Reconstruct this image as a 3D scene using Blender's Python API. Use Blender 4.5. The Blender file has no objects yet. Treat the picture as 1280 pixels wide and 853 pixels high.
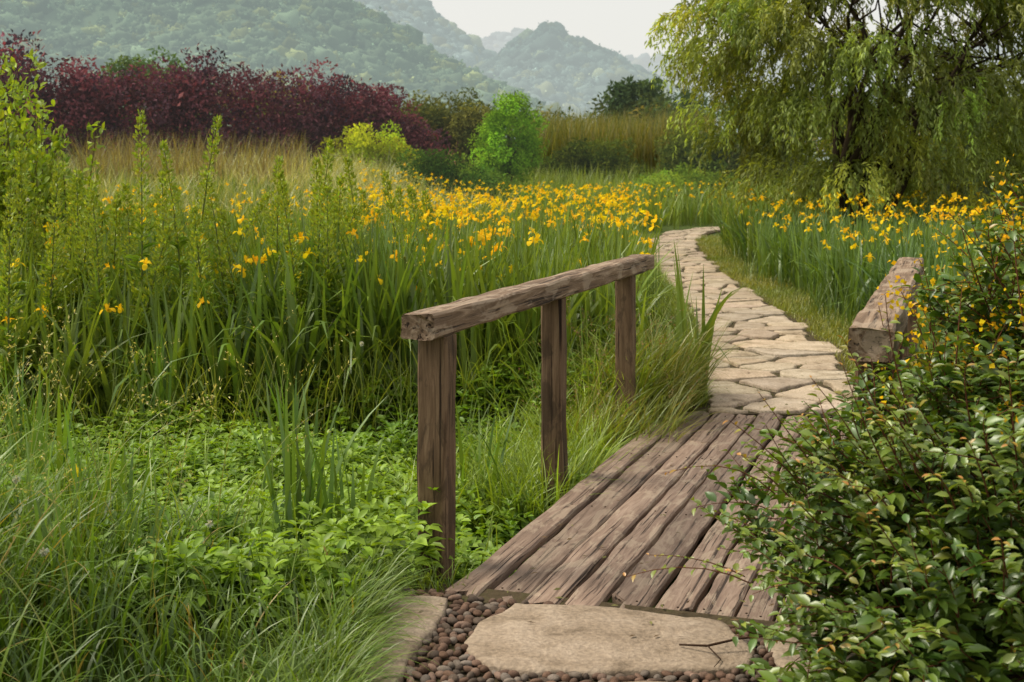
import bpy, bmesh, math, random
import numpy as np
from mathutils import Vector, Matrix, noise as mnoise
rng = np.random.default_rng(11); random.seed(5)
scene = bpy.context.scene
U = rng.uniform
def N_(s=1.0, size=None): return rng.normal(0, s, size)
def ss(a, b, x):
    t = np.clip((np.asarray(x, float)-a)/(b-a), 0, 1); return t*t*(3-2*t)
def sn(x, y, f=1.0, seed=0.0):
    x = np.asarray(x)*f; y = np.asarray(y)*f
    return (np.sin(x*1.3+y*.7+seed)+np.sin(-x*.9+y*1.7+seed*2.1+1)+np.sin(x*2.3+y*1.9+seed*.7+2)*.6+np.sin(x*3.1-y*2.7+seed*1.3)*.5)/3.1

# ---------------- layout ----------------
O = np.array([-0.29, 4.9]); u = np.array([0.3287, 0.9444]); v = np.array([0.9444, -0.3287])
def bw(s, t, z=0): p = O+u*s+v*t; return (p[0], p[1], z)
def bst(x, y):
    dx = np.asarray(x)-O[0]; dy = np.asarray(y)-O[1]
    return dx*u[0]+dy*u[1], dx*v[0]+dy*v[1]
PY = [7.6, 8.4, 10.2, 13, 15.5, 18.5, 22.9, 28.2, 32, 34, 36]
PLx = [1.12, 1.3, 1.5, 1.87, 2.03, 2.2, 2.5, 3.05, 4.0, 5.0, 7.0]
PRx = [2.05, 2.3, 2.58, 2.85, 2.9, 3.05, 3.4, 4.0, 4.9, 6.1, 8.2]
def PL(y): return np.interp(y, PY, PLx)
def PR(y): return np.interp(y, PY, PRx)
def gz(x, y):
    x = np.asarray(x, float); y = np.asarray(y, float)
    s, t = bst(x, y)
    d = 0.30*ss(-.1, .5, s)*(1-ss(2.7, 3.35, s))*(1-ss(6, 12, np.abs(t)))
    rise = np.maximum(1.2*ss(20, 45, y)*ss(0, -6, x), 1.0*ss(38, 60, y))
    return -0.03-d+rise+0.01*sn(x, y, 1.5)+0.0
def free(x, y, mar=.02):
    s, t = bst(x, y); mm = np.where(y > 8.6, mar, .02)
    m = ~((y > 7.7) & (y < 36) & (x > PL(y)-mm) & (x < PR(y)+mm))
    m &= ~((t > .1) & (t < 1.5) & (s > -.3) & (s < 3.6))
    m &= ~((s <= -.25) & (x > -.5) & (y < 5.2) & (y > 1.2))
    return m

# ---------------- batches ----------------
class Batch:
    def __init__(s): s.V=[]; s.C=[]; s.Q=[]; s.T=[]; s.n=0
    def add(s, V, C, Q=None, T=None):
        V = np.asarray(V, np.float32).reshape(-1,3); C = np.asarray(C, np.float32).reshape(-1,3)
        s.V.append(V); s.C.append(C)
        if Q is not None and len(Q): s.Q.append(np.asarray(Q, np.int64).reshape(-1,4)+s.n)
        if T is not None and len(T): s.T.append(np.asarray(T, np.int64).reshape(-1,3)+s.n)
        s.n += len(V)
    def make(s, name, mat, smooth=True, parent=None):
        V = np.concatenate(s.V); C = np.concatenate(s.C)
        Q = np.concatenate(s.Q) if s.Q else np.zeros((0,4), np.int64)
        T = np.concatenate(s.T) if s.T else np.zeros((0,3), np.int64)
        me = bpy.data.meshes.new(name)
        me.vertices.add(len(V)); me.vertices.foreach_set('co', V.ravel())
        nl = Q.size+T.size; me.loops.add(nl); me.polygons.add(len(Q)+len(T))
        me.loops.foreach_set('vertex_index', np.concatenate([Q.ravel(), T.ravel()]).astype(np.int32))
        st = np.concatenate([np.arange(len(Q))*4, Q.size+np.arange(len(T))*3]).astype(np.int32)
        me.polygons.foreach_set('loop_start', st)
        me.update(calc_edges=True)
        if smooth: me.polygons.foreach_set('use_smooth', np.ones(len(me.polygons), bool))
        a = me.color_attributes.new('Col', 'FLOAT_COLOR', 'POINT')
        c4 = np.ones((len(V),4), np.float32); c4[:, :3] = np.clip(C, 0, 1); a.data.foreach_set('color', c4.ravel())
        me.materials.append(mat)
        ob = bpy.data.objects.new(name, me); scene.collection.objects.link(ob)
        if parent: ob.parent = parent
        return ob

def nrm(a): return a/np.maximum(np.linalg.norm(a, axis=-1, keepdims=True), 1e-9)
def frames(d, n):
    d = nrm(d); z = nrm(n-(n*d).sum(-1, keepdims=True)*d); y = np.cross(z, d)
    return np.stack([d, y, z], axis=-1)
def inst(b, TV, TF, pos, R, sc, col, vm=None):
    N = len(pos); TV = np.asarray(TV, float); n = len(TV)
    sc = np.asarray(sc, float)
    if sc.ndim == 1: sc = sc[:, None].repeat(3, 1)
    P = np.einsum('nij,nkj->nki', R, TV[None]*sc[:, None, :])+pos[:, None, :]
    C = np.repeat(col[:, None, :], n, 1)
    if vm is not None: C = C*np.asarray(vm)[None, :, None]
    F = np.asarray(TF); idx = (np.arange(N)*n)[:, None, None]+F[None]
    if F.shape[1] == 3: b.add(P, C, T=idx)
    else: b.add(P, C, Q=idx)
LF2 = (np.array([[0,0,0],[.45,.5,.12],[1,0,-.05],[.45,-.5,.12]]), np.array([[0,2,1],[0,3,2]]))
LF8 = (np.array([[0,0,0],[.3,.42,.1],[.3,0,.0],[.3,-.42,.1],[.68,.4,.03],[.68,0,-.07],[.68,-.4,.03],[1,0,-.2]]),
       np.array([[0,2,1],[0,3,2],[1,2,5],[1,5,4],[2,3,6],[2,6,5],[4,5,7],[5,6,7]]))
def rdir(n): return nrm(rng.normal(size=(n,3)))
def vary(base, n, v=.15, hue=.08):
    c = np.array(base)[None]*np.exp(N_(v, (n,1)))
    h = N_(hue, n); c = c*np.stack([1+h, np.ones(n), 1-h*.5], 1)
    return np.clip(c, .002, 1)

def ribbons(b, base, az, L, w, lean, droop, col, seg=5, sword=False, tw=None, basedark=.7, tip=None):
    n = len(base); h = np.stack([np.cos(az), np.sin(az), np.zeros(n)], 1); perp = np.stack([-np.sin(az), np.cos(az), np.zeros(n)], 1)
    if tw is None: tw = U(-.9, .9, n)
    side = nrm(perp*np.cos(tw)[:, None]+h*np.sin(tw)[:, None]); Z = np.array([0,0,1.])
    P = np.array(base, float); V = np.zeros((n, seg+1, 2, 3)); C = np.zeros((n, seg+1, 2, 3))
    for k in range(seg+1):
        t = k/seg
        wk = w*((min(1, (1-t)*2.2+.03))**.8*(.75+.25*min(1, t*3)) if sword else (1-t)**.7*(.6+.4*min(1, t*4))+.02)
        V[:, k, 0] = P-side*wk[:, None]*.5; V[:, k, 1] = P+side*wk[:, None]*.5
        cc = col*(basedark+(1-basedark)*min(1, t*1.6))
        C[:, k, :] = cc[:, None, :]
        th = lean+droop*((k+.5)/seg)**1.6
        P = P+(L/seg)[:, None]*(np.sin(th)[:, None]*h+np.cos(th)[:, None]*Z)
    q = np.array([[2*k, 2*k+1, 2*k+3, 2*k+2] for k in range(seg)])
    b.add(V, C, Q=(np.arange(n)*(2*(seg+1)))[:, None, None]+q[None])
    return P

def tube(b, pts, rad, col, n=7):
    pts = np.array(pts, float); m = len(pts); rad = np.broadcast_to(rad, m)
    T = np.gradient(pts, axis=0); T = nrm(T); ref = np.array([.3, .9, .2])
    A = nrm(np.cross(T, ref)); B = np.cross(T, A)
    a = np.arange(n)*2*np.pi/n
    V = pts[:, None]+rad[:, None, None]*(np.cos(a)[None, :, None]*A[:, None]+np.sin(a)[None, :, None]*B[:, None])
    Q = [[i*n+j, i*n+(j+1)%n, (i+1)*n+(j+1)%n, (i+1)*n+j] for i in range(m-1) for j in range(n)]
    b.add(V, np.tile(np.array(col), (m*n, 1)), Q=Q)

# ---------------- materials ----------------
def newmat(name):
    m = bpy.data.materials.new(name); m.use_nodes = True; nt = m.node_tree; nt.nodes.clear()
    return m, nt, nt.nodes, nt.links
def leafmat(name, transl=.35, rough=.5, spec=.04, haze=0.0, hazecol=(.6,.65,.63), gain=(1,1,1), tcol=(1.5,1.4,.5)):
    m, nt, N, L = newmat(name)
    o = N.new('ShaderNodeOutputMaterial'); a = N.new('ShaderNodeAttribute'); a.attribute_name = 'Col'
    mul = N.new('ShaderNodeVectorMath'); mul.operation = 'MULTIPLY'; mul.inputs[1].default_value = gain; L.new(a.outputs['Color'], mul.inputs[0])
    p = N.new('ShaderNodeBsdfDiffuse'); L.new(mul.outputs[0], p.inputs['Color']); out = p.outputs[0]
    if transl > 0:
        t = N.new('ShaderNodeBsdfTranslucent'); m2 = N.new('ShaderNodeVectorMath'); m2.operation = 'MULTIPLY'; m2.inputs[1].default_value = tcol
        L.new(mul.outputs[0], m2.inputs[0]); L.new(m2.outputs[0], t.inputs['Color'])
        mx = N.new('ShaderNodeMixShader'); mx.inputs[0].default_value = transl; L.new(out, mx.inputs[1]); L.new(t.outputs[0], mx.inputs[2]); out = mx.outputs[0]
    if spec > 0:
        gl = N.new('ShaderNodeBsdfGlossy'); gl.inputs['Roughness'].default_value = rough; gl.inputs['Color'].default_value = (.9,.95,.9,1)
        mx = N.new('ShaderNodeMixShader'); mx.inputs[0].default_value = spec; L.new(out, mx.inputs[1]); L.new(gl.outputs[0], mx.inputs[2]); out = mx.outputs[0]
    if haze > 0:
        e = N.new('ShaderNodeEmission'); e.inputs[0].default_value = (*hazecol, 1); e.inputs[1].default_value = 1  # aerial haze painted in as a flat emission, not a volume
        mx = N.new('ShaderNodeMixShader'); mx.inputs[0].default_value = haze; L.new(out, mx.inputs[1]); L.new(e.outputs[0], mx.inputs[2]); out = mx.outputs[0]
    L.new(out, o.inputs[0]); return m
GG = (1.42, 1.3, .9)
M_leaf = leafmat('leaf', gain=GG, spec=.035); M_grass = leafmat('grass_blade', .35, .45, .045, gain=GG); M_bush = leafmat('bush_leaf', .25, .4, .055, gain=GG)
M_petal = leafmat('petal', .35, .6, 0, tcol=(1.1,1.1,.8)); M_bark = leafmat('bark', 0, .9, 0)
M_far = leafmat('far_foliage', .3, .8, 0, .02, gain=GG)  # small emission share paints distance haze
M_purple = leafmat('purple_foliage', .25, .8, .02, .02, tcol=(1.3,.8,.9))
def stonemat(name, scale=6, bump=.4):
    m, nt, N, L = newmat(name)
    o = N.new('ShaderNodeOutputMaterial'); a = N.new('ShaderNodeAttribute'); a.attribute_name = 'Col'
    g = N.new('ShaderNodeNewGeometry')
    n1 = N.new('ShaderNodeTexNoise'); n1.inputs['Scale'].default_value = scale; n1.inputs['Detail'].default_value = 8; n1.inputs['Roughness'].default_value = .68; n1.inputs['Distortion'].default_value = .4
    n2 = N.new('ShaderNodeTexNoise'); n2.inputs['Scale'].default_value = scale*12; n2.inputs['Detail'].default_value = 6
    L.new(g.outputs['Position'], n1.inputs[0]); L.new(g.outputs['Position'], n2.inputs[0])
    r = N.new('ShaderNodeValToRGB'); e = r.color_ramp.elements; e[0].position = .3; e[0].color = (.42,.37,.3,1); e[1].position = .68; e[1].color = (1.18,1.14,1.08,1)
    x = r.color_ramp.elements.new(.44); x.color = (.85,.79,.7,1)
    L.new(n1.outputs['Fac'], r.inputs[0])
    mul = N.new('ShaderNodeVectorMath'); mul.operation = 'MULTIPLY'; L.new(a.outputs['Color'], mul.inputs[0]); L.new(r.outputs[0], mul.inputs[1])
    mr = N.new('ShaderNodeMapRange'); mr.inputs[1].default_value = .3; mr.inputs[2].default_value = .7; mr.inputs[3].default_value = .72; mr.inputs[4].default_value = 1.2; L.new(n2.outputs['Fac'], mr.inputs[0])
    m2 = N.new('ShaderNodeVectorMath'); m2.operation = 'SCALE'; L.new(mul.outputs[0], m2.inputs[0]); L.new(mr.outputs[0], m2.inputs['Scale'])
    p = N.new('ShaderNodeBsdfPrincipled'); p.inputs['Roughness'].default_value = .8; p.inputs['Specular IOR Level'].default_value = .25
    L.new(m2.outputs[0], p.inputs['Base Color'])
    ad = N.new('ShaderNodeMath'); ad.operation = 'MULTIPLY_ADD'; ad.inputs[1].default_value = .25; L.new(n2.outputs['Fac'], ad.inputs[0]); L.new(n1.outputs['Fac'], ad.inputs[2])
    bp = N.new('ShaderNodeBump'); bp.inputs['Strength'].default_value = bump; bp.inputs['Distance'].default_value = .03; L.new(ad.outputs[0], bp.inputs['Height']); L.new(bp.outputs[0], p.inputs['Normal'])
    L.new(p.outputs[0], o.inputs[0]); return m
M_stone = stonemat('flagstone', 6, .6); M_pebble = stonemat('pebble_stone', 20, .15)
def groundmat(name, c1, c2, c3, sc=2.5):
    m, nt, N, L = newmat(name)
    o = N.new('ShaderNodeOutputMaterial'); g = N.new('ShaderNodeNewGeometry')
    n1 = N.new('ShaderNodeTexNoise'); n1.inputs['Scale'].default_value = sc; n1.inputs['Detail'].default_value = 10; n1.inputs['Roughness'].default_value = .7
    L.new(g.outputs['Position'], n1.inputs[0])
    r = N.new('ShaderNodeValToRGB'); e = r.color_ramp.elements; e[0].position = .35; e[0].color = (*c1,1); e[1].position = .65; e[1].color = (*c3,1); x = e.new(.5); x.color = (*c2,1)
    L.new(n1.outputs['Fac'], r.inputs[0]); p = N.new('ShaderNodeBsdfPrincipled'); p.inputs['Roughness'].default_value = .95; p.inputs['Specular IOR Level'].default_value = .1
    L.new(r.outputs[0], p.inputs['Base Color'])
    n2 = N.new('ShaderNodeTexNoise'); n2.inputs['Scale'].default_value = 40; n2.inputs['Detail'].default_value = 5; L.new(g.outputs['Position'], n2.inputs[0])
    bp = N.new('ShaderNodeBump'); bp.inputs['Strength'].default_value = .7; bp.inputs['Distance'].default_value = .02; L.new(n2.outputs['Fac'], bp.inputs['Height']); L.new(bp.outputs[0], p.inputs['Normal'])
    L.new(p.outputs[0], o.inputs[0]); return m
M_ground = groundmat('meadow_soil', (.03,.04,.01), (.05,.075,.014), (.075,.1,.022))
M_dirt = groundmat('path_dirt', (.035,.028,.016), (.07,.052,.03), (.06,.06,.022), 5)
def woodmat(name, dark, mid, light, spec=.25, dirt=(.05,.035,.022), dirtamt=.5, rv=.2):
    m, nt, N, L = newmat(name)
    o = N.new('ShaderNodeOutputMaterial'); tc = N.new('ShaderNodeTexCoord'); oi = N.new('ShaderNodeObjectInfo')
    off = N.new('ShaderNodeVectorMath'); off.operation = 'SCALE'; off.inputs[0].default_value = (13, 7, 5); L.new(oi.outputs['Random'], off.inputs['Scale'])
    ad = N.new('ShaderNodeVectorMath'); L.new(tc.outputs['Object'], ad.inputs[0]); L.new(off.outputs[0], ad.inputs[1])
    def nz(scale, s, det=6, rough=.6, dist=0):
        mp = N.new('ShaderNodeMapping'); mp.inputs['Scale'].default_value = scale; L.new(ad.outputs[0], mp.inputs[0])
        n = N.new('ShaderNodeTexNoise'); n.inputs['Scale'].default_value = s; n.inputs['Detail'].default_value = det; n.inputs['Roughness'].default_value = rough; n.inputs['Distortion'].default_value = dist
        L.new(mp.outputs[0], n.inputs[0]); return n
    g1 = nz((1.3,20,20), 1.6, 9, .7, .9); g2 = nz((.8,46,46), 1.5, 4, .6, .3); big = nz((1.8,5,5), 2.4, 7, .65, .5)
    r = N.new('ShaderNodeValToRGB'); e = r.color_ramp.elements; e[0].position = .3; e[0].color = (*dark,1); e[1].position = .7; e[1].color = (*light,1); x = e.new(.5); x.color = (*mid,1)
    L.new(g1.outputs['Fac'], r.inputs[0])
    r2 = N.new('ShaderNodeValToRGB'); e = r2.color_ramp.elements; e[0].position = .35; e[0].color = (.14,.115,.1,1); e[1].position = .43; e[1].color = (1,1,1,1); L.new(g2.outputs['Fac'], r2.inputs[0])
    mu = N.new('ShaderNodeVectorMath'); mu.operation = 'MULTIPLY'; L.new(r.outputs[0], mu.inputs[0]); L.new(r2.outputs[0], mu.inputs[1])
    r3 = N.new('ShaderNodeMapRange'); r3.inputs[1].default_value = .52; r3.inputs[2].default_value = .57; r3.inputs[3].default_value = 0; r3.inputs[4].default_value = dirtamt; L.new(big.outputs['Fac'], r3.inputs[0])
    mx = N.new('ShaderNodeMix'); mx.data_type = 'RGBA'; L.new(r3.outputs[0], mx.inputs[0]); L.new(mu.outputs[0], mx.inputs[6]); mx.inputs[7].default_value = (*dirt,1)
    mr = N.new('ShaderNodeMapRange'); mr.inputs[3].default_value = 1-rv; mr.inputs[4].default_value = 1+rv; L.new(oi.outputs['Random'], mr.inputs[0])
    m2 = N.new('ShaderNodeVectorMath'); m2.operation = 'SCALE'; L.new(mx.outputs[2], m2.inputs[0]); L.new(mr.outputs[0], m2.inputs['Scale'])
    p = N.new('ShaderNodeBsdfPrincipled'); p.inputs['Roughness'].default_value = .66; p.inputs['Specular IOR Level'].default_value = spec
    L.new(m2.outputs[0], p.inputs['Base Color'])
    hh = N.new('ShaderNodeMath'); hh.operation = 'ADD'; L.new(g1.outputs['Fac'], hh.inputs[0]); L.new(r2.outputs[0], hh.inputs[1])
    bp = N.new('ShaderNodeBump'); bp.inputs['Strength'].default_value = .7; bp.inputs['Distance'].default_value = .009; L.new(hh.outputs[0], bp.inputs['Height']); L.new(bp.outputs[0], p.inputs['Normal'])
    L.new(p.outputs[0], o.inputs[0]); return m
M_plank = woodmat('plank_wood', (.11,.07,.05), (.22,.15,.11), (.34,.25,.19), .3, (.36,.28,.205), .55, .3)
M_rail = woodmat('rail_wood', (.075,.045,.027), (.175,.115,.072), (.36,.265,.185), .2, (.38,.3,.22), .45)
M_post = woodmat('post_wood', (.07,.042,.024), (.16,.1,.058), (.28,.19,.115), .2, (.055,.036,.022), .6)

# ---------------- ground ----------------
def axis(half, c, n, k): t = np.linspace(-1, 1, n); return c+half*np.sinh(k*t)/np.sinh(k)
gx = axis(2600, 0, 241, 9.0); gy = axis(2600, 6, 241, 9.0)
X, Y = np.meshgrid(gx, gy); Z = gz(X, Y)
b = Batch(); nx = len(gx)
ii, jj = np.meshgrid(np.arange(nx-1), np.arange(nx-1)); k = (jj*nx+ii).ravel()
b.add(np.stack([X, Y, Z], -1), np.ones((nx*nx, 3))*.1, Q=np.stack([k, k+1, k+1+nx, k+nx], 1)); b.make('ground', M_ground)
b = Batch(); ys = np.linspace(7.95, 35.8, 120)
W = .12+.05*np.sin(ys*3)
V = np.stack([np.stack([PL(ys)-W, ys, -.006+0*ys], 1), np.stack([PR(ys)+W, ys, -.006+0*ys], 1)], 1)
b.add(V, np.ones((240,3))*.1, Q=[[2*i, 2*i+1, 2*i+3, 2*i+2] for i in range(119)]); b.make('path_bed', M_dirt)
b = Batch(); c = [(-.75,1.0),(1.6,1.0),(1.7,4.0),bw(-.2,1.6)[:2],bw(-.2,.05)[:2],(-.55,4.6)]
b.add([(x,y,-.004) for x,y in c], np.ones((6,3))*.1, Q=[[0,1,2,5],[5,2,3,4]]); b.make('gravel_bed', M_dirt)

# ---------------- flagstones ----------------
def clip(poly, p, n):
    out = []
    for i in range(len(poly)):
        a, c = poly[i], poly[(i+1) % len(poly)]; da = np.dot(a-p, n); dc = np.dot(c-p, n)
        if da <= 0: out.append(a)
        if da*dc < 0: out.append(a+(c-a)*da/(da-dc))
    return out
def stone(b, poly, ztop, col, th=.06, jit=.006, bev=.012):
    poly = [np.array(p, float) for p in poly]; pts = []
    for i in range(len(poly)):
        a, c = poly[i], poly[(i+1) % len(poly)]; L = np.linalg.norm(c-a); n = max(1, int(L/.05))
        for j in range(n): pts.append(a+(c-a)*j/n+N_(jit, 2)*(1 if L > .04 else 0))
    P = np.array(pts)
    P = P*.76+.12*(np.roll(P,1,0)+np.roll(P,-1,0)); n = len(P); ctr = P.mean(0); d = nrm(P-ctr)
    rings = [np.c_[P, np.full(n, ztop-th)], np.c_[P, np.full(n, ztop-bev*.8)], np.c_[P-d*bev*.6, np.full(n, ztop-bev*.2)], np.c_[P-d*bev*1.7, ztop+N_(.0012, n)], np.c_[ctr+(P-ctr)*.5, ztop+.002+N_(.0015, n)], np.array([[ctr[0], ctr[1], ztop+.003]])]
    V = np.concatenate(rings); Q = [[r*n+i, r*n+(i+1)%n, (r+1)*n+(i+1)%n, (r+1)*n+i] for r in range(4) for i in range(n)]
    T = [[4*n+i, 4*n+(i+1)%n, 5*n] for i in range(n)]
    b.add(V, np.tile(col, (len(V), 1)), Q=Q, T=T)
cy = np.linspace(7.98, 35.5, 400); cL = np.stack([PL(cy), cy], 1); cR = np.stack([PR(cy), cy], 1); cen = (cL+cR)/2
cum = np.r_[0, np.cumsum(np.linalg.norm(np.diff(cen, axis=0), axis=1))]; LT = cum[-1]; Wd = 1.0
seeds = []; s = .12; row = 0
while s < LT:
    k = [3,2,3,2,3][row % 5]
    for j in range(k): seeds.append((s+U(-.24,.24), (j+.5)/k*Wd+U(-.15,.15)))
    s += .42; row += 1
seeds = np.array(seeds); b = Batch()
for i, p in enumerate(seeds):
    e0, e1 = U(-.12, .06), U(-.06, .12)
    poly = [np.array(q) for q in [(max(0,p[0]-1), e0), (p[0]+1, e0+U(-.05,.05)), (p[0]+1, Wd+e1), (max(0,p[0]-1), Wd+e1+U(-.05,.05))]]
    for j in np.where(np.linalg.norm(seeds-p, axis=1) < 1.4)[0]:
        if j != i: q = seeds[j]; poly = clip(poly, (p+q)/2-nrm(q-p)*.027, q-p)
        if len(poly) < 3: break
    if len(poly) < 3: continue
    out = []
    for q in poly:
        a = np.array([np.interp(q[0], cum, cL[:,0]), np.interp(q[0], cum, cL[:,1])]); c = np.array([np.interp(q[0], cum, cR[:,0]), np.interp(q[0], cum, cR[:,1])]); out.append(a+(c-a)*q[1]/Wd)
    stone(b, out, .014+U(-.006,.012), np.array([.43,.365,.29])*U(.8,1.15)*np.array([U(.97,1.05),1,U(.93,1.04)]), jit=.011)
b.make('stone_path', M_stone)
SL = [[(-.16,4.05),(0,4.4),(.34,4.36),(.7,4.23),(.75,3.95),(.71,3.83),(.3,3.79),(0.02,3.80),(-.1,3.87)][::-1],
      [(-.46,4.48),(-.21,4.46),(-.22,4.32),(-.3,3.95),(-.33,3.68),(-.54,3.62),(-.49,3.97)],
      [(.8,4.2),(1.15,4.08),(1.3,3.7),(1.0,3.5),(.81,3.8)],[(-.1,3.70),(.5,3.71),(.6,3.4),(.3,3.1),(-.05,3.2)],
      [(-.55,3.5),(-.25,3.55),(-.2,3.1),(-.5,2.9)],[(.4,3.0),(.95,3.2),(1.1,2.6),(.5,2.4)],[(-.3,2.9),(.2,3.0),(.35,2.4),(-.2,2.2)]]
b = Batch()
for i, p in enumerate(SL):
    if np.cross(np.array(p[1])-p[0], np.array(p[2])-p[1]) < 0: p = p[::-1]
    stone(b, p, .022+.004*(i % 2), np.array([.33,.27,.215])*(1 if i == 0 else U(.95,1.1)), jit=.009, bev=.012)
b.make('paving_slabs', M_stone)
def inpoly(x, y, poly):
    poly = np.array(poly); c = np.zeros(len(x), bool); j = len(poly)-1
    for i in range(len(poly)):
        xi, yi = poly[i]; xj, yj = poly[j]
        c ^= ((yi > y) != (yj > y)) & (x < (xj-xi)*(y-yi)/(yj-yi+1e-12)+xi); j = i
    return c
bm = bmesh.new(); bmesh.ops.create_icosphere(bm, subdivisions=2, radius=1); ICO = np.array([w.co[:] for w in bm.verts]); ICF = np.array([[w.index for w in f.verts] for f in bm.faces]); bm.free()
px, py = U(-.55, .85, 9000), U(2.9, 4.6, 9000); m = np.ones(9000, bool)
s_, t_ = bst(px, py); m &= (s_ < -.33)&(s_>-1.9)
for p in SL: m &= ~inpoly(px, py, p)
px, py = px[m], py[m]; keep = []
for i in range(len(px)):
    if all((px[i]-px[j])**2+(py[i]-py[j])**2 > .024**2 for j in keep): keep.append(i)
px, py = px[keep], py[keep]; n = len(px)
b = Batch(); az = U(0, 6.28, n)
R = frames(np.stack([np.cos(az), np.sin(az), N_(.15, n)], 1), np.stack([N_(.2,n), N_(.2,n), np.ones(n)], 1))
pc = np.array([[.16,.1,.075],[.22,.15,.12],[.1,.075,.06],[.2,.17,.15],[.14,.085,.06]])[rng.integers(0, 5, n)]*U(.6,1.15,(n,1))
inst(b, ICO, ICF, np.stack([px, py, U(.002,.012,n)], 1), R, np.stack([U(.013,.028,n), U(.010,.018,n), U(.008,.014,n)], 1), pc)
b.make('pebbles', M_pebble)

# ---------------- bridge ----------------
bridge = bpy.data.objects.new('wooden_footbridge', None); scene.collection.objects.link(bridge)
def board(name, p0, p1, w, h, mat, rough=.003, up=(0,0,1), ch=.008, nseg=40, endnoise=0.0, notch=None):
    p0 = Vector(p0); p1 = Vector(p1); d = (p1-p0); L = d.length; x = d.normalized(); z = Vector(up); z = (z-x*z.dot(x)).normalized(); y = z.cross(x)
    sec = []
    for (a, c) in [(-1,-1),(1,-1),(1,1),(-1,1)]:
        A = np.array([a*w/2, c*h/2])
        if a*c > 0: pts = [A-np.array([0, c*ch]), A-np.array([a*ch, 0])]
        else: pts = [A-np.array([a*ch, 0]), A-np.array([0, c*ch])]
        sec += pts
    full = []
    for i in range(8):
        full.append(sec[i]); nxt = sec[(i+1) % 8]
        if np.linalg.norm(nxt-sec[i]) > .03:
            for q in (.33, .66): full.append(sec[i]*(1-q)+nxt*q)
    sec = full; n = len(sec); bmm = bmesh.new(); rings = []; sd = random.random()*50
    for i in range(nseg+1):
        X0 = L*i/nseg; ring = []
        for (a, c) in sec:
            xx = X0
            if i in (0, nseg) and endnoise: xx += endnoise*mnoise.noise((a*25, c*8, sd+i))
            if notch and i <= notch[0] and a*notch[2] > notch[1]*w/2: a = notch[1]*w/2*notch[2]*(.7+.5*i/notch[0])
            q = Vector((X0*5, a*14, c*14+sd)); f = mnoise.noise(q)*rough+mnoise.noise(Vector((X0*1.4, sd, 3)))*rough*.8
            g = mnoise.noise(q+Vector((9,4,2)))*rough
            ring.append(bmm.verts.new((xx, a+f, c+g)))
        rings.append(ring)
    for i in range(nseg):
        for j in range(n): bmm.faces.new((rings[i][j], rings[i+1][j], rings[i+1][(j+1)%n], rings[i][(j+1)%n])) 
    bmm.faces.new(rings[0]); bmm.faces.new(rings[-1][::-1])
    bmesh.ops.recalc_face_normals(bmm, faces=bmm.faces)
    me = bpy.data.meshes.new(name); bmm.to_mesh(me); bmm.free(); me.materials.append(mat)
    ob = bpy.data.objects.new(name, me); scene.collection.objects.link(ob)
    ob.matrix_world = Matrix(((x.x,y.x,z.x,p0.x),(x.y,y.y,z.y,p0.y),(x.z,y.z,z.z,p0.z),(0,0,0,1))); ob.parent = bridge; return ob
t = .16; i = 0; wds = [.125,.15,.13,.12,.16,.13,.14,.125,.13,.12]
for i, w in enumerate(wds):
    gap = [.014,.022,.012,.018,.026,.014,.012,.02,.014,.012][i]
    s0 = -.33+U(-.02,.03); s1 = 3.46+U(-.03,.03); zt = U(-.010,.008)
    a = bw(s0, t+w/2+U(-.005,.005), -.022+zt); c = bw(s1, t+w/2+U(-.005,.005), -.022+U(-.008,.008))
    board('deck_plank_%d' % (i+1), a, c, w-gap*.5, .045, M_plank, .008, up=(N_(.03), N_(.03), 1), ch=.008, nseg=70, endnoise=.07, notch=(3,.15,1) if i == 4 else ((2,.3,-1) if i == 5 else None))
    t += w+gap*.5
T1 = t
for j, s in enumerate((-.18, 1.0, 2.1, 3.3)):
    board('cross_beam_%d' % (j+1), bw(s, .13, -.11), bw(s, T1+.05, -.11), .1, .11, M_post)
for j, tt in enumerate((.35, 1.25)): board('stringer_%d' % (j+1), bw(-.3, tt, -.24), bw(3.5, tt, -.24), .12, .14, M_post)
b = Batch(); npos = []; t = .16
for i, w in enumerate(wds):
    for s in (-.18, 1.0, 2.1, 3.3):
        for q in (.3, .7): npos.append(bw(s+U(-.015,.015), t+w*q, .0025))
    t += w+.008
npos = np.array(npos); inst(b, ICO, ICF, npos, np.tile(np.eye(3), (len(npos),1,1)), np.tile([.0045,.0045,.0025], (len(npos),1)), np.tile([.05,.032,.022], (len(npos),1)))
b.make('nail_heads', M_bark, parent=bridge)
def handrail(tt, tag, base0, rw=.13, rh=.095):
    for j, s in enumerate((0.0, 1.52, 2.95)):
        hh = .88
        board('%s_post_%d' % (tag, j+1), bw(s+U(-.01,.01), tt+U(-.008,.008), base0), bw(s+U(-.01,.01), tt, hh-.004), .118 if j == 0 else .105, .115 if j == 0 else .105, M_post, .006, up=(u[0], u[1], 0), ch=.01, nseg=30)
    board('%s_rail' % tag, bw(-.17, tt-.005, .8775+rh/2), bw(3.42, tt+.005, .8825+rh/2), rw, rh, M_rail, .007, ch=.009, nseg=70, endnoise=.02)
handrail(0.0, 'left', -.5); handrail(1.62, 'right', -.5, .145, .11)
b = Batch(); n = 200; s0 = U(-1.1, 8, n)*U(.3,1,n); t0 = U(.15,1.45,n); x = O[0]+u[0]*s0+v[0]*t0; y = O[1]+u[1]*s0+v[1]*t0; a = U(0,6.28,n); L = U(.012,.04,n)
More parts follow.
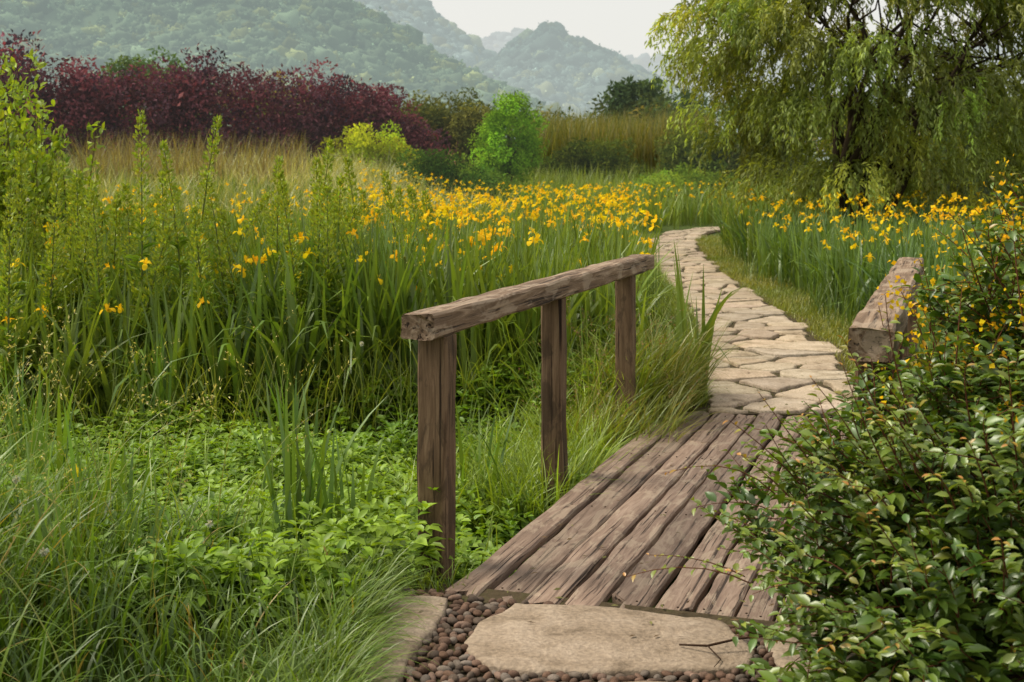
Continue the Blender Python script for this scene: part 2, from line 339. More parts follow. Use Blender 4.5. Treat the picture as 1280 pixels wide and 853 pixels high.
inst(b, LF2[0], LF2[1], np.stack([x,y,np.where(s0 < -.33,.031,np.where(s0 < 3.45,.009,.028))],1), frames(np.stack([np.cos(a),np.sin(a),0*a],1), np.stack([N_(.2,n),N_(.2,n),np.ones(n)],1)), np.stack([L, L*U(.1,.5,n), L*.3],1), np.where(rng.random((n,1)) < .5, np.array([[.13,.085,.045]]), np.array([[.15,.145,.055]]))*U(.6,1.3,(n,1)))
b.make('leaf_litter', M_bark)

# ---------------- hills ----------------
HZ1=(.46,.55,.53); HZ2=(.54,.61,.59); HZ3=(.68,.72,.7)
M_hill = leafmat('hill_forest', 0, .95, 0, .44, HZ1); M_hill2 = leafmat('hill_forest_hazy', 0, .95, 0, .6, HZ2); M_hill3 = leafmat('hill_far', 0, .95, 0, .76, HZ3)  # hill surfaces glow with painted haze, stronger on farther ridges
def hill(name, D, prof, mat, col, colhaze, nb, br, nl, seed, slopef=2.2, nbump=1.0):
    pxs, pys = zip(*prof); X0 = (pxs[0]-640)/1600*D; X1 = (pxs[-1]-640)/1600*D
    xs = np.linspace(X0, X1, 160)
    def crest(x): return np.interp(x, [(p-640)/1600*D for p in pxs], [1.5+(215-q)/1600*D for q in pys])
    Hm = max(crest(xs)); Wf = Hm*slopef
    def hf(x, f):
        H = crest(x); y = D+f*Wf
        sh = np.clip(1-np.abs(f), 0, 1)**.85
        rid = 1+.2*nbump*np.sin(x/Hm*5+np.sin(f*4+seed)*1.2+seed)*np.clip(-f*3,0,1)*np.abs(f)*1.6+.06*nbump*sn(x, y, 9/Hm, seed)*np.clip(np.abs(f)*4,0,1)
        return y, np.maximum(H*sh*rid-1.5, -3)
    fs = np.linspace(-1, 1, 60); XX, FF = np.meshgrid(xs, fs); YY, ZZ = hf(XX, FF)
    b = Batch(); nx = len(xs); i, j = np.meshgrid(np.arange(nx-1), np.arange(len(fs)-1)); k = (j*nx+i).ravel()
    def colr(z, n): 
        a = np.clip(z/Hm, 0, 1)[..., None]; return np.array(colhaze)*(1-a)+np.array(col)*a  # mist painted into vertex colour, paler toward the hill base
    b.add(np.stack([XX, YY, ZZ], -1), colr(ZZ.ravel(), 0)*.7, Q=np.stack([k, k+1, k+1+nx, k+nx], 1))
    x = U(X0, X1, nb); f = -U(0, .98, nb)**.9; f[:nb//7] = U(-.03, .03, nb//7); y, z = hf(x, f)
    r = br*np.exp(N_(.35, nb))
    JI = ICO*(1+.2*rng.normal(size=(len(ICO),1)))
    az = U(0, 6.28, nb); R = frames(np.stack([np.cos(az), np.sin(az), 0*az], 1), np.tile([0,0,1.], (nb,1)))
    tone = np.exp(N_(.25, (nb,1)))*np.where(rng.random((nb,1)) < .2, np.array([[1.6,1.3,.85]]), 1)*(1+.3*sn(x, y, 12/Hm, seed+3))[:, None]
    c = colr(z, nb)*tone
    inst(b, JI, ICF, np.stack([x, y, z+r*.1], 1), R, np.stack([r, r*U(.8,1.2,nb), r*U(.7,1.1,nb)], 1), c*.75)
    if nl:
        idx = rng.integers(0, nb, nl); dd = rdir(nl); dd[:,2] = np.abs(dd[:,2])*1.1-.1; dd[:,1] = -np.abs(dd[:,1])
        p = np.stack([x, y, z+r*.1], 1)[idx]+dd*r[idx][:, None]*U(.85,1.25,nl)[:, None]
        S0 = br*U(.35,.8,nl); inst(b, LF2[0], LF2[1], p, frames(rdir(nl), dd+rdir(nl)*.5), np.stack([S0, S0*.8, S0], 1), c[idx]*np.exp(N_(.25,(nl,1)))*1.1)
    b.make(name, mat)
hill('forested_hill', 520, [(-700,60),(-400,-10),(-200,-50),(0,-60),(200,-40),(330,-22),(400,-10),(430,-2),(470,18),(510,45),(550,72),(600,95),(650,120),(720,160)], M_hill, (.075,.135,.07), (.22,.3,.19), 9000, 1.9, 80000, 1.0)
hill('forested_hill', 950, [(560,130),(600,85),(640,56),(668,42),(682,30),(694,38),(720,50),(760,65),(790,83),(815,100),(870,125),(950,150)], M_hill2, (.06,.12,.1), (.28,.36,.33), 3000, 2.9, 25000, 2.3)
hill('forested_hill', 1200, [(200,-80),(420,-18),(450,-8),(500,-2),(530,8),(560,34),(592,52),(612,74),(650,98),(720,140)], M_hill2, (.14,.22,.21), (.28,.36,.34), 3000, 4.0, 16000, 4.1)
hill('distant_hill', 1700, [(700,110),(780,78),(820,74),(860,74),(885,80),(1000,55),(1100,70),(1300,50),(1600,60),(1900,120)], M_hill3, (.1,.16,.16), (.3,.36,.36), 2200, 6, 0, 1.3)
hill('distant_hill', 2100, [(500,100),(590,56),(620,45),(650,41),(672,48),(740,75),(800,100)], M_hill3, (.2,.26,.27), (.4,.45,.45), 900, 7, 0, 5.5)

# ---------------- crown builder ----------------
def crown(b, cen, rad, nper, lf, col, cv=.28, lv=.15, hue=.1, down=.3, asp=.45, tpl=LF2, sub=.55):
    cen = np.array(cen, float); M = len(cen); rad = np.broadcast_to(np.asarray(rad, float), M)
    cc = vary(col, M, cv, hue); idx = np.repeat(np.arange(M), nper); n = len(idx)
    d = rdir(n); r = U(sub, 1.1, n)**.7
    p = cen[idx]+d*(rad[idx]*r)[:, None]*np.array([1,1,.85])
    dr = nrm(rdir(n)+d*.6+np.array([0,0,-down])); nn = nrm(d+rdir(n)*.7+np.array([0,0,.3]))
    L = lf*np.exp(N_(.25, n)); c = cc[idx]*np.exp(N_(lv, (n,1)))
    inst(b, tpl[0], tpl[1], p, frames(dr, nn), np.stack([L, L*asp, L], 1), c)
def simple_trunk(b, x, y, z0, h, r, spread, col=(.06,.045,.035), k=5):
    tube(b, [(x, y, z0), (x+.05, y, z0+h*.5), (x, y, z0+h)], [r*1.2, r, r*.8], col)
    for i in range(k):
        a = i*6.28/k+U(0,1); e = (x+math.cos(a)*spread, y+math.sin(a)*spread, z0+h+spread*U(.7,1.3))
        tube(b, [(x, y, z0+h*.9), ((x+e[0])/2+U(-.1,.1), (y+e[1])/2, (z0+h+e[2])/2+.1), e], [r*.6, r*.35, r*.12], col, 5)

b = Batch(); cens = []; rads = []
for q in np.linspace(0, 1, 68):
    X0 = -28+q*24; Y0 = 30.5+q*26.5
    g = gz(X0, Y0); H = 5.75-g-.3*q+.3*math.sin(q*31)+U(-.35,.35)-1.2*max(0, q-.92)/.08
    for j in range(13):
        z = g+U(.25, 1)**.8*(H)-.5; cens.append((X0+U(-1,1), Y0+U(-1.2,1.2), z)); rads.append(U(.45,.85))
crown(b, cens, rads, 95, .17, (.125,.038,.05), .4, .22, .2, .1, .5)
crown(b, [c for c in cens[::4]], .9, 14, .2, (.22,.085,.085), .3, .2, .1, -.5, .4, sub=.9)
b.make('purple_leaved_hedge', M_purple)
b = Batch()
for i in range(95):
    Y0 = U(85, 125); X0 = U(-.42, .6)*Y0; H = U(5.0, 7.6)*(Y0/105) - (1.2 if X0 > -12 and X0 < 6 else 0)
    base = [(.06,.095,.04),(.08,.125,.045),(.05,.08,.045),(.13,.13,.055)][rng.integers(0,4)]
    R0 = U(2.0, 3.4); k = 14
    cs = [(X0+N_(R0*.5), Y0+N_(R0*.5), 1+H*U(.35,1)) for _ in range(k)]
    crown(b, cs, U(.8, 1.5, k), 55, .42, base, .25, .15, .08)
    tube(b, [(X0,Y0,.5),(X0,Y0,H*.8)], [.25,.1], (.05,.04,.03), 5)
for i in range(9):
    Y0 = 95+U(-4,4); X0 = (U(765,862)-640)/1600*Y0; H = U(6.0,7.8)
    for k in range(11):
        f = k/11; cs = [(X0+N_(.9*(1-f)+.05), Y0+N_(.5), 1+H*f) for _ in range(3)]; crown(b, cs, .35+.65*(1-f), 40, .35, (.045,.08,.045), .15, .15, .05)
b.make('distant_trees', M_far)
def shrubmass(name, pts, nper, lf, col, mat=M_far, **kw):
    b = Batch(); cens = [(x+N_(r*.35), y+N_(r*.35), gz(x, y)+h*U(.1, 1)**.7) for (x, y, r, h) in pts for _ in range(9)]
    rads = [r*.55 for (x, y, r, h) in pts for _ in range(9)]
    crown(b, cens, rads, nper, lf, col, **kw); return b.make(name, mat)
def P(pxx, Y): return (pxx-640)/1600*Y
shrubmass('dark_green_shrubs', [(P(U(490,605),62), 62+U(-2,2), 1.3, U(2.9,4.3)) for _ in range(15)], 190, .2, (.085,.1,.038))
shrubmass('green_tree_mass', [(P(x,78), 78, 1.9, 6.9+h) for x,h in ((128,-.4),(165,.1),(200,.1),(228,-.4))], 200, .3, (.075,.125,.065))
shrubmass('yellow_green_shrub', [(P(x,48), 48, .8, h) for x,h in ((430,1.4),(450,1.8),(470,2.0),(490,1.8),(505,1.3))], 120, .13, (.26,.33,.03))
shrubmass('green_shrub', [(P(x,36), 36+U(-1,1), .8, h) for x,h in ((540,1.6),(565,1.75),(590,1.6),(612,1.2),(640,.7))], 260, .1, (.065,.13,.028))
shrubmass('reed_edge_shrubs', [(P(x,52), 52+U(-1,1), .9, h) for x,h in ((715,1.6),(735,2.2),(752,1.9),(770,1.2),(690,1.2))], 170, .15, (.05,.08,.018))
shrubmass('low_green_shrubs', [(P(U(800,900),42), 42+U(-2,2), .7, U(.8,1.4)) for _ in range(9)], 150, .12, (.1,.17,.03))
shrubmass('dark_green_shrubs', [(U(9,17), U(25,31), 1.5, U(2,3.4)) for _ in range(26)]+[(P(U(860,1000),48),48,1.2,2.2) for _ in range(8)], 170, .15, (.075,.11,.03))
b = Batch(); Y0 = 44; X0 = P(636, Y0); cens = []
for i in range(95):
    d = rdir(1)[0]; rr = U(.5, 1); zz = d[2]*rr; cens.append((X0+d[0]*1.1*rr*(1.1 if zz < 0 else 1), Y0+d[1]*1.05*rr, 2.6+zz*(1.5 if zz > 0 else 1.45)))
crown(b, cens, U(.25,.42,95), 165, .1, (.13,.26,.03), .25, .15, .06)
simple_trunk(b, X0, Y0, .6, .9, .12, .7)
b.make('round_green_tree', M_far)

# ---------------- willow ----------------
wb = Batch(); lb = Batch(); WX, WY = 6.0, 22.0; C0 = np.array([6.75, 22.2, 3.45]); RR = np.array([3.8, 3.1, 3.05])
bark = (.05,.038,.025)
for tr in range(3):
    bx = WX+(-.16,.1,.3)[tr]; by = WY+(0,.2,-.1)[tr]
    top = np.array([bx+(-.3,.0,.4)[tr], by+U(-.2,.2), 1.3])
    tube(wb, [(bx*.6+WX*.4, by, -.1), (bx, by, .6), top], [.14,.11,.08], bark, 9)
    for j in range(6):
        a = U(0, 6.28); e = C0+np.array([math.cos(a)*U(.3,.85), math.sin(a)*U(.3,.8), U(-.15,.85)])*RR
        mid = top*.5+e*.5+np.array([N_(.25), N_(.25), .35])
        tube(wb, [top, (top+mid)/2+N_(.1,3), mid, (mid+e)/2+N_(.12,3), e], [.065,.052,.04,.028,.012], bark, 6)
        for k in range(5):
            f = U(.1,.9); st = mid*(1-f)+e*f; e2 = st+rdir(1)[0]*U(.6,1.3)*np.array([1,1,.8])+np.array([0,0,.3])
            tube(wb, [st, (st+e2)/2+N_(.08,3), e2], [.025,.016,.006], bark, 5)
M = 380; d = rdir(M); d[:, 2] = np.where(d[:, 2] < -.85, -d[:, 2], d[:, 2]); rr = U(.35, 1.0, M)**.5
cc = C0+d*RR*rr[:, None]*(1+.07*np.sin(d[:,0]*7+d[:,2]*9))[:, None]; ccol = vary((.175,.225,.055), M, .28, .08)*(0.65+.5*np.clip(rr-.4,0,1)[:, None]*1.7)  # inner clumps coloured darker, painting the shade inside the crown
S = 13; idx = np.repeat(np.arange(M), S); n = len(idx); dd = rdir(n)
sp = cc[idx]+dd*U(.1,.5,n)[:, None]*np.array([1,1,.7])
out = nrm((sp-C0)/RR); az = np.arctan2(out[:,1]+N_(.6,n), out[:,0]+N_(.6,n)); SLn = U(.35,1.0,n)*(1+.3*(d[idx][:,2] < .1))
hv = np.stack([np.cos(az), np.sin(az), 0*az], 1); Pp = sp.copy(); K = 15
for k in range(K):
    th = .8+2.2*(k/K)**.6
    stp = (np.sin(th)*.9)*hv*.7+np.array([0,0,math.cos(th)]); stp = stp+N_(.15,(n,3)); Pp = Pp+stp*(SLn/K)[:, None]
    if k == 0: continue
    for sdd in (1, -1):
        ok = Pp[:, 2] > .85+.35*sn(Pp[:,0],Pp[:,1],2)
        dr = nrm(nrm(stp)*.9+rdir(n)*.7+np.array([0,0,-.4])); q = Pp[ok]+rdir(ok.sum())*.03
        L = U(.07,.14,ok.sum()); inst(lb, LF2[0], LF2[1], q, frames(dr[ok], rdir(ok.sum())+np.array([-.2,0,.6])), np.stack([L, L*.27, L], 1), ccol[idx][ok]*np.exp(N_(.2,(ok.sum(),1))))
willow = bpy.data.objects.new('willow_tree', None); scene.collection.objects.link(willow)
wb.make('trunk_and_limbs', M_bark, parent=willow); lb.make('crown_foliage', M_leaf, parent=willow)

# ---------------- meadow ribbons ----------------
def scatter(n, x0, x1, y0, y1, frust=None, power=1.0):
    y = y0+(y1-y0)*rng.random(n)**power
    if frust: x = U(frust[0], frust[1], n)*y
    else: x = U(x0, x1, n)
    return x, y
def hgt(x, y): return np.stack([x, y, gz(x, y)-.01], 1)
def iris(n, xy, Lr, b, fan=6, w=(.018,.03), dens=True, droopy=.9, col=(.075,.14,.03), col2=(.13,.19,.035)):
    x, y = xy; m = free(x, y, .6); x, y = x[m], y[m]
    if dens: m = sn(x, y, 1.1, 2) > U(-1.3, .25, len(x)); x, y = x[m], y[m]
    x = np.repeat(x, fan)+N_(.05, len(x)*fan); y = np.repeat(y, fan)+N_(.05, len(y)*fan); m = free(x, y, .5); x, y = x[m], y[m]; n = len(x)
    L = U(Lr[0], Lr[1], n)*(1+.15*sn(x, y, 1.7, 5)); mixf = np.clip(.5+.6*sn(x, y, .8, 7)+N_(.25, n), 0, 1)[:, None]
    c = (np.array(col)*(1-mixf)+np.array(col2)*mixf)*np.exp(N_(.18, (n,1)))
    dr = np.where(rng.random(n) < .35, U(.8, 2.5, n), U(0, .5, n))*droopy
    ribbons(b, hgt(x, y), U(0, 6.28, n), L, U(w[0], w[1], n), np.abs(N_(.17, n)), dr, c, 6, True)
b = Batch()
iris(0, scatter(2500, 0,0, 8.5, 13, (-.46, .2)), (.75,1.2), b, 6, (.026,.042), droopy=1.1)
iris(0, scatter(1500, 0,0, 12, 17, (-.46, .2)), (.7,1.1), b, 6, (.024,.038))
iris(0, scatter(3600, 0,0, 16, 34, (-.44, .2)), (.7,1.05), b, 5, (.028,.045), col2=(.16,.22,.04))
b.make('iris_leaves', M_grass)
def vx(x, y): return x > PR(y)+.5+.25*np.sin(y*1.3)
b = Batch()
for (n, y0, y1, w) in ((1500, 9, 15,(.022,.036)), (2500, 14, 27,(.025,.038))):
    x, y = scatter(n, 0, 0, y0, y1, (.1, .56)); m = vx(x, y); iris(0, (x[m], y[m]), (.65,1.05), b, 6, w, False, .9, (.06,.125,.045), (.115,.19,.045))
b.make('iris_leaves', M_grass)
def petal(a, up):
    rows = [(0,0,.006),(.02,.016,.028),(.040,.012,.044),(.055,-.006,.036),(.060,-.016,.010)] if not up else [(0,0,.006),(.008,.02,.018),(.014,.04,.022),(.02,.052,.006)]
    V = []; F = []
    for (r, z, w) in rows:
        for s in (-1, 1): V.append((r*math.cos(a)-s*w/2*math.sin(a), r*math.sin(a)+s*w/2*math.cos(a), z))
    for i in range(len(rows)-1): F.append((2*i, 2*i+1, 2*i+3, 2*i+2))
    return V, F
FV = []; FF = []
for i in range(3):
    for up in (0, 1):
        V, F = petal(i*2.094+(1.047 if up else 0), up); FF += [[q+len(FV) for q in f] for f in F]; FV += V
FV = np.array(FV); FF = np.array(FF)
fb = Batch(); sb = Batch()
def flowers(x, y, z0=.85, z1=1.15, sc=(.65,1.0)):
    m = free(x, y, .35); x, y = x[m], y[m]; n = len(x); z = gz(x, y)+U(z0, z1, n); az = U(0, 6.28, n)
    col = np.stack([U(.82,.95,n), U(.5,.66,n), U(.01,.03,n)], 1)
    inst(fb, FV, FF, np.stack([x, y, z], 1), frames(np.stack([np.cos(az), np.sin(az), N_(.25,n)], 1), np.stack([N_(.3,n), N_(.3,n), np.ones(n)], 1)), U(sc[0], sc[1], n), col)
    ribbons(sb, hgt(x, y), az, z-gz(x, y), np.full(n, .011), np.zeros(n), N_(.02, n), vary((.08,.15,.03), n), 3, True)
y = U(13, 38, 1150); x = U(-.12, .2, 1150)*y; m = (x < PL(y))&(sn(x, y, .9, 4) > -.5); flowers(x[m], y[m], .8, 1.25)
x, y = scatter(300, 0,0, 9, 22, (-.12,.13)); m = x < PL(y)-.1; flowers(x[m], y[m], .65, 1.2)
x, y = scatter(340, 0,0, 8.6, 26, (-.4,-.05)); flowers(x, y, .75, 1.2)
x, y = scatter(700, 0,0, 11, 26, (.13,.45)); m = vx(x, y)&(sn(x,y,1.2,1)>-.5); flowers(x[m], y[m], .7, 1.2)
for (a, c, Y0) in ((665,303,8.8),(600,295,9.2),(620,312,9.),(583,303,9.4),(630,292,10),(310,327,9),(322,328,9.1),(370,302,9),(553,262,11),(612,292,9.6),(495,322,9),(60,285,10),(64,303,10)):
    z = 1.5-(c-215)*Y0/1600; xx = P(a, Y0); flowers(np.array([xx, xx+.03]), np.array([Y0, Y0+.05]), z-gz(xx, Y0)-.02, z-gz(xx, Y0)+.02, (.85,1.05))
flowers(np.array([P(95,5.1)]), np.array([5.1]), .33, .34, (.5,.55))
fb.make('yellow_iris_flowers', M_petal); sb.make('iris_flower_stems', M_grass)

def grass(b, x, y, L, w, lean, droop, col, col2=None, seg=4, f=1.2, seed=0, mar=.02, **kw):
    m = free(x, y, mar); x, y = x[m], y[m]; n = len(x); g = np.clip(.5+.6*sn(x, y, f, seed)+N_(.25, n), 0, 1)[:, None]
    c = np.array(col)*(1-g)+np.array(col2 if col2 else col)*g; c = c*np.exp(N_(.2, (n,1)))
    return ribbons(b, hgt(x, y), U(0, 6.28, n), U(L[0], L[1], n), U(w[0], w[1], n), np.abs(N_(lean, n)), U(droop[0], droop[1], n), c, seg, **kw)
b = Batch()
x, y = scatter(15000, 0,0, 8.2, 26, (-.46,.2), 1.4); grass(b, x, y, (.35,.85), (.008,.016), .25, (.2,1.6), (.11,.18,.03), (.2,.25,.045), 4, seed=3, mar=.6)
x, y = scatter(7000, 0,0, 8.6, 24, (.12,.55), 1.3); m = vx(x, y); grass(b, x[m], y[m], (.3,.7), (.008,.014), .25, (.2,1.6), (.08,.14,.03), (.12,.18,.04), 4)
b.make('meadow_grass', M_grass)
b = Batch()
x, y = scatter(26000, 0,0, 23, 44, (-.42,.0)); g0 = 1-ss(-3, 1, x); m = rng.random(len(x)) < g0
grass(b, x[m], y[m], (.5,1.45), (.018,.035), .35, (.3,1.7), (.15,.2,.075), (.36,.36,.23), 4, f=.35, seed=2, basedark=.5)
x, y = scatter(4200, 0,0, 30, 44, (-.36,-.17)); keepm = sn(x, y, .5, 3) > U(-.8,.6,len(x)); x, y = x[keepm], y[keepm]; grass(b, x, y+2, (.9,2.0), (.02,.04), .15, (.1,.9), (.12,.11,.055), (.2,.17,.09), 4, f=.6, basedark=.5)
b.make('dry_grass', M_grass)
b = Batch()
x = U(0.6, 8.8, 12000); y = U(54, 66, 12000); m = sn(x, y, .6, 5) > U(-1.2,.4,12000); x, y = x[m], y[m]
n = len(x); hh = 3.0+.5*sn(x, y, .9, 2)+U(-.9,.5,n); g = np.clip(.4+.5*sn(x,y,.7,8)+N_(.3,n),0,1)[:, None]
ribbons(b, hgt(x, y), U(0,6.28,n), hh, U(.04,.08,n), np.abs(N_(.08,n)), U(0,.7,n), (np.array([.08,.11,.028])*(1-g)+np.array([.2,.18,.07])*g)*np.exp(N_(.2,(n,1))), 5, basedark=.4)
b.make('reed_bed', M_grass)
b = Batch()
x, y = scatter(16000, 0,0, 36, 56, (-.08,.35)); grass(b, x, y, (.8,1.4), (.025,.045), .12, (.1,.8), (.11,.19,.04), (.18,.24,.07), 4, f=.4)
x = U(-40, 60, 14000); y = U(45, 80, 14000); grass(b, x, y, (.8,1.6), (.05,.09), .12, (.1,.8), (.12,.17,.04), (.18,.21,.08), 3, f=.3)
b.make('far_meadow_grass', M_grass)

b = Batch()
y = 7.8+22*rng.random(26000)**1.5; x = PR(y)+np.abs(N_(.45, 26000))+.0
grass(b, x, y, (.04,.13), (.005,.009), .4, (.2,1.4), (.13,.18,.03), (.22,.22,.06), 3)
y = 7.8+22*rng.random(20000)**1.6; x = PL(y)-np.abs(N_(.33, 20000)); grass(b, x, y, (.06,.22), (.006,.011), .4, (.3,1.6), (.11,.18,.03), (.17,.22,.05), 4)
n = 3600; y = 8+24*rng.random(n)**1.5; x = PL(y)+(PR(y)-PL(y))*rng.random(n)
ribbons(b, np.stack([x, y, np.full(n, -.008)], 1), U(0,6.28,n), U(.015,.035,n), U(.004,.008,n), U(.1,.6,n), U(.2,1,n), vary((.1,.13,.03), n), 2)
b.make('verge_grass', M_grass)

# ---------------- ditch herbs ----------------
b = Batch(); n = 8200
x = U(-4.6, 1.2, n); y = U(4.2, 9.8, n); s_, t_ = bst(x, y); m = free(x, y)&(t_ < .05)&(x > -.47*y); x, y = x[m], y[m]; n = len(x)
hgtp = U(.10,.28,n)*(1+.4*sn(x, y, 2.2, 1)); g = gz(x, y); tone = np.clip(.5+.6*sn(x, y, 1.6, 9)+N_(.2,n), 0, 1)[:, None]
pc = (np.array([.085,.18,.02])*(1-tone)+np.array([.19,.31,.04])*tone)
for tier, (f, ls) in enumerate(((.4,.065),(.75,.066),(1.0,.045))):
    for k in range(4):
        a = U(0, 6.28, n)+k*1.57; el = U(-.1,.5,n)+(.35 if tier == 2 else 0)
        dr = np.stack([np.cos(a)*np.cos(el), np.sin(a)*np.cos(el), np.sin(el)], 1); L = ls*U(.7,1.35,n)
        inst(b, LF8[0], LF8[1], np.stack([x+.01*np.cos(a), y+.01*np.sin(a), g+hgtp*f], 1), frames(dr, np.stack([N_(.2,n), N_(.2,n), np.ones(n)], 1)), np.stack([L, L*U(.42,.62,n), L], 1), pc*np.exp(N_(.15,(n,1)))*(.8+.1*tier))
b.make('leafy_ground_herbs', M_leaf)
b = Batch()
x = U(-4.6, 1.1, 6000); y = U(4.6, 10, 6000); s_, t_ = bst(x, y); m = (t_ < .1)&(sn(x,y,1.4,6) > .05); grass(b, x[m], y[m], (.2,.55), (.007,.013), .3, (.4,2), (.1,.18,.03), (.18,.25,.05), 6, mar=.3)
s1 = U(1.2, 3.9, 6500); t1 = .08-np.abs(N_(.36, 6500)); x = O[0]+u[0]*s1+v[0]*t1; y = O[1]+u[1]*s1+v[1]*t1
grass(b, x, y, (.25,.62), (.009,.016), .3, (.5,2.1), (.11,.19,.025), (.2,.28,.045), 7)
n = 1400; s1 = U(2.5, 3.9, n); t1 = U(-.3, .27, n); x = O[0]+u[0]*s1+v[0]*t1; y = O[1]+u[1]*s1+v[1]*t1
gg = np.clip(rng.random(n), 0, 1)[:, None]
ribbons(b, np.stack([x, y, np.maximum(gz(x, y), -.3)], 1), np.where(rng.random(n) < .6, U(-.9,.7,n), U(0,6.28,n)), U(.35,.78,n), U(.008,.016,n), U(.05,.45,n), U(.4,2.0,n), (np.array([.09,.15,.03])*(1-gg)+np.array([.2,.19,.07])*gg), 7)
for (cx, cyy, nn, L) in ((-.82,5.0,26,.75),(-.68,5.15,16,.6),(-.15,6.4,12,.8),(-1.1,5.6,12,.6),(-2.3,8.3,24,.95),(-1.3,7.6,14,.8),(-1.9,6.4,14,.6),(-2.6,6.9,18,.7),(-3.0,7.6,24,.9),(-2.7,5.9,22,.8),(-1.55,4.9,14,.7),(-1.9,5.3,16,.8),(-1.5,4.2,12,.75),(-1.25,4.5,8,.6)):
    x = cx+N_(.07, nn); y = cyy+N_(.07, nn); ribbons(b, hgt(x, y), U(0,6.28,nn), U(.6,1,nn)*L, U(.014,.026,nn), np.abs(N_(.1,nn)), U(0,.8,nn), vary((.09,.17,.03), nn), 7, True)
b.make('ditch_grass', M_grass)

# ---------------- near grass, left ----------------
b = Batch()
n = 10500; x = -.45-2.6*rng.random(n)**.8; y = U(2.3, 5.0, n)
cl = sn(x, y, 3.2, 3); m = cl > U(-1.2, .4, n); x, y = x[m], y[m]; n = len(x)
hl = .19+.50*ss(.95, 2.0, -x)*ss(5.6,4.0,y)+.06*sn(x, y, 4); hl = np.maximum(hl, .1); g = np.clip(.5+.5*sn(x, y, 2.5, 8)+N_(.25, n), 0, 1)[:, None]
c = (np.array([.055,.115,.018])*(1-g)+np.array([.13,.21,.035])*g)*np.exp(N_(.22,(n,1)))
dryf = rng.random(n) < .05; c[dryf] = np.array([.3,.24,.1])
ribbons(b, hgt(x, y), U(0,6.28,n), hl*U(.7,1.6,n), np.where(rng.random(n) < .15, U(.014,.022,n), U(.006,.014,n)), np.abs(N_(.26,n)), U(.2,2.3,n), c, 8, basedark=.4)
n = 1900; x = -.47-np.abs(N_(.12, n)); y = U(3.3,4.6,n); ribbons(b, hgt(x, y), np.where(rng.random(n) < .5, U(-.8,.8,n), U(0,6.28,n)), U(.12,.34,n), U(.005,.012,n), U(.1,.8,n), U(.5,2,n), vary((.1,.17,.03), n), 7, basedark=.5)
n = 350; x = bw(-.33,.1)[0]+N_(.05,n)-.1+U(-.2,.15,n); y = bw(-.33,.1)[1]+N_(.05,n)+.08; ribbons(b, np.stack([x, y, np.full(n,-.02)], 1), U(0,6.28,n), U(.06,.18,n), U(.004,.008,n), U(.1,.7,n), U(.3,1.6,n), vary((.12,.19,.03), n), 6)
b.make('tall_grass', M_grass)
b = Batch()
def seeds_(n, x0, x1, y0, y1, L0, L1, col, ns=26, sz=.012):
    x = U(x0, x1, n); y = U(y0, y1, n); az = U(0, 6.28, n); L = U(L0, L1, n); lean = np.abs(N_(.12, n)); dr = U(.3, 1.5, n)
    ribbons(b, hgt(x, y), az, L, np.full(n, .0035), lean, dr, vary((.16,.2,.06), n), 12, True)
    h = np.stack([np.cos(az), np.sin(az), 0*az], 1); P0 = hgt(x, y); seg = 24
    for k in range(seg):
        th = lean+dr*((k+.5)/seg)**1.6; P0 = P0+(L/seg)[:, None]*(np.sin(th)[:, None]*h+np.cos(th)[:, None]*np.array([0,0,1.]))
        if k >= seg*.72:
            for q in range(ns//7):
                dd = nrm(rdir(n)*.7+h*np.sin(th)[:, None]*.6+np.array([0,0,.1])); off = rdir(n)*U(.002,.02*(1-(k/seg-.72)*2.5),n)[:, None]
                S0 = sz*U(.7,1.5,n); inst(b, LF2[0], LF2[1], P0+off, frames(dd, rdir(n)), np.stack([S0, S0*.3, S0*.3], 1), vary(col, n, .2))
seeds_(60, -2.4, -1.0, 3.2, 5.2, .7, 1.0, (.3,.3,.13)); seeds_(60, -2.9, -1.2, 4.5, 8, .8, 1.1, (.4,.38,.2), sz=.015); seeds_(60, .3, .95, 7.0, 8.8, .6, .85, (.2,.12,.08)); seeds_(120, -4.5, 0, 8.5, 13, .9, 1.3, (.3,.3,.12))
b.make('seeding_grass', M_grass)
b = Batch(); 
for (a, c, Y0) in ((55,690,4.0),(262,655,4.6),(452,430,8.0),(35,250,9.5),(20,600,4.2)):
    z = 1.5-(c-215)*Y0/1600; p = np.tile([P(a,Y0), Y0, z], (50,1)); d = rdir(50); inst(b, LF2[0], LF2[1], p, frames(d, rdir(50)), np.stack([np.full(50,.018)]*1+[np.full(50,.006)]*2, 1), vary((.6,.6,.5), 50, .1))
    tube(b, [(P(a,Y0)+.03, Y0, gz(P(a,Y0),Y0)), (P(a,Y0), Y0, z)], [.0018,.0015], (.1,.18,.04), 4)
b.make('white_clover_flowers', M_petal)

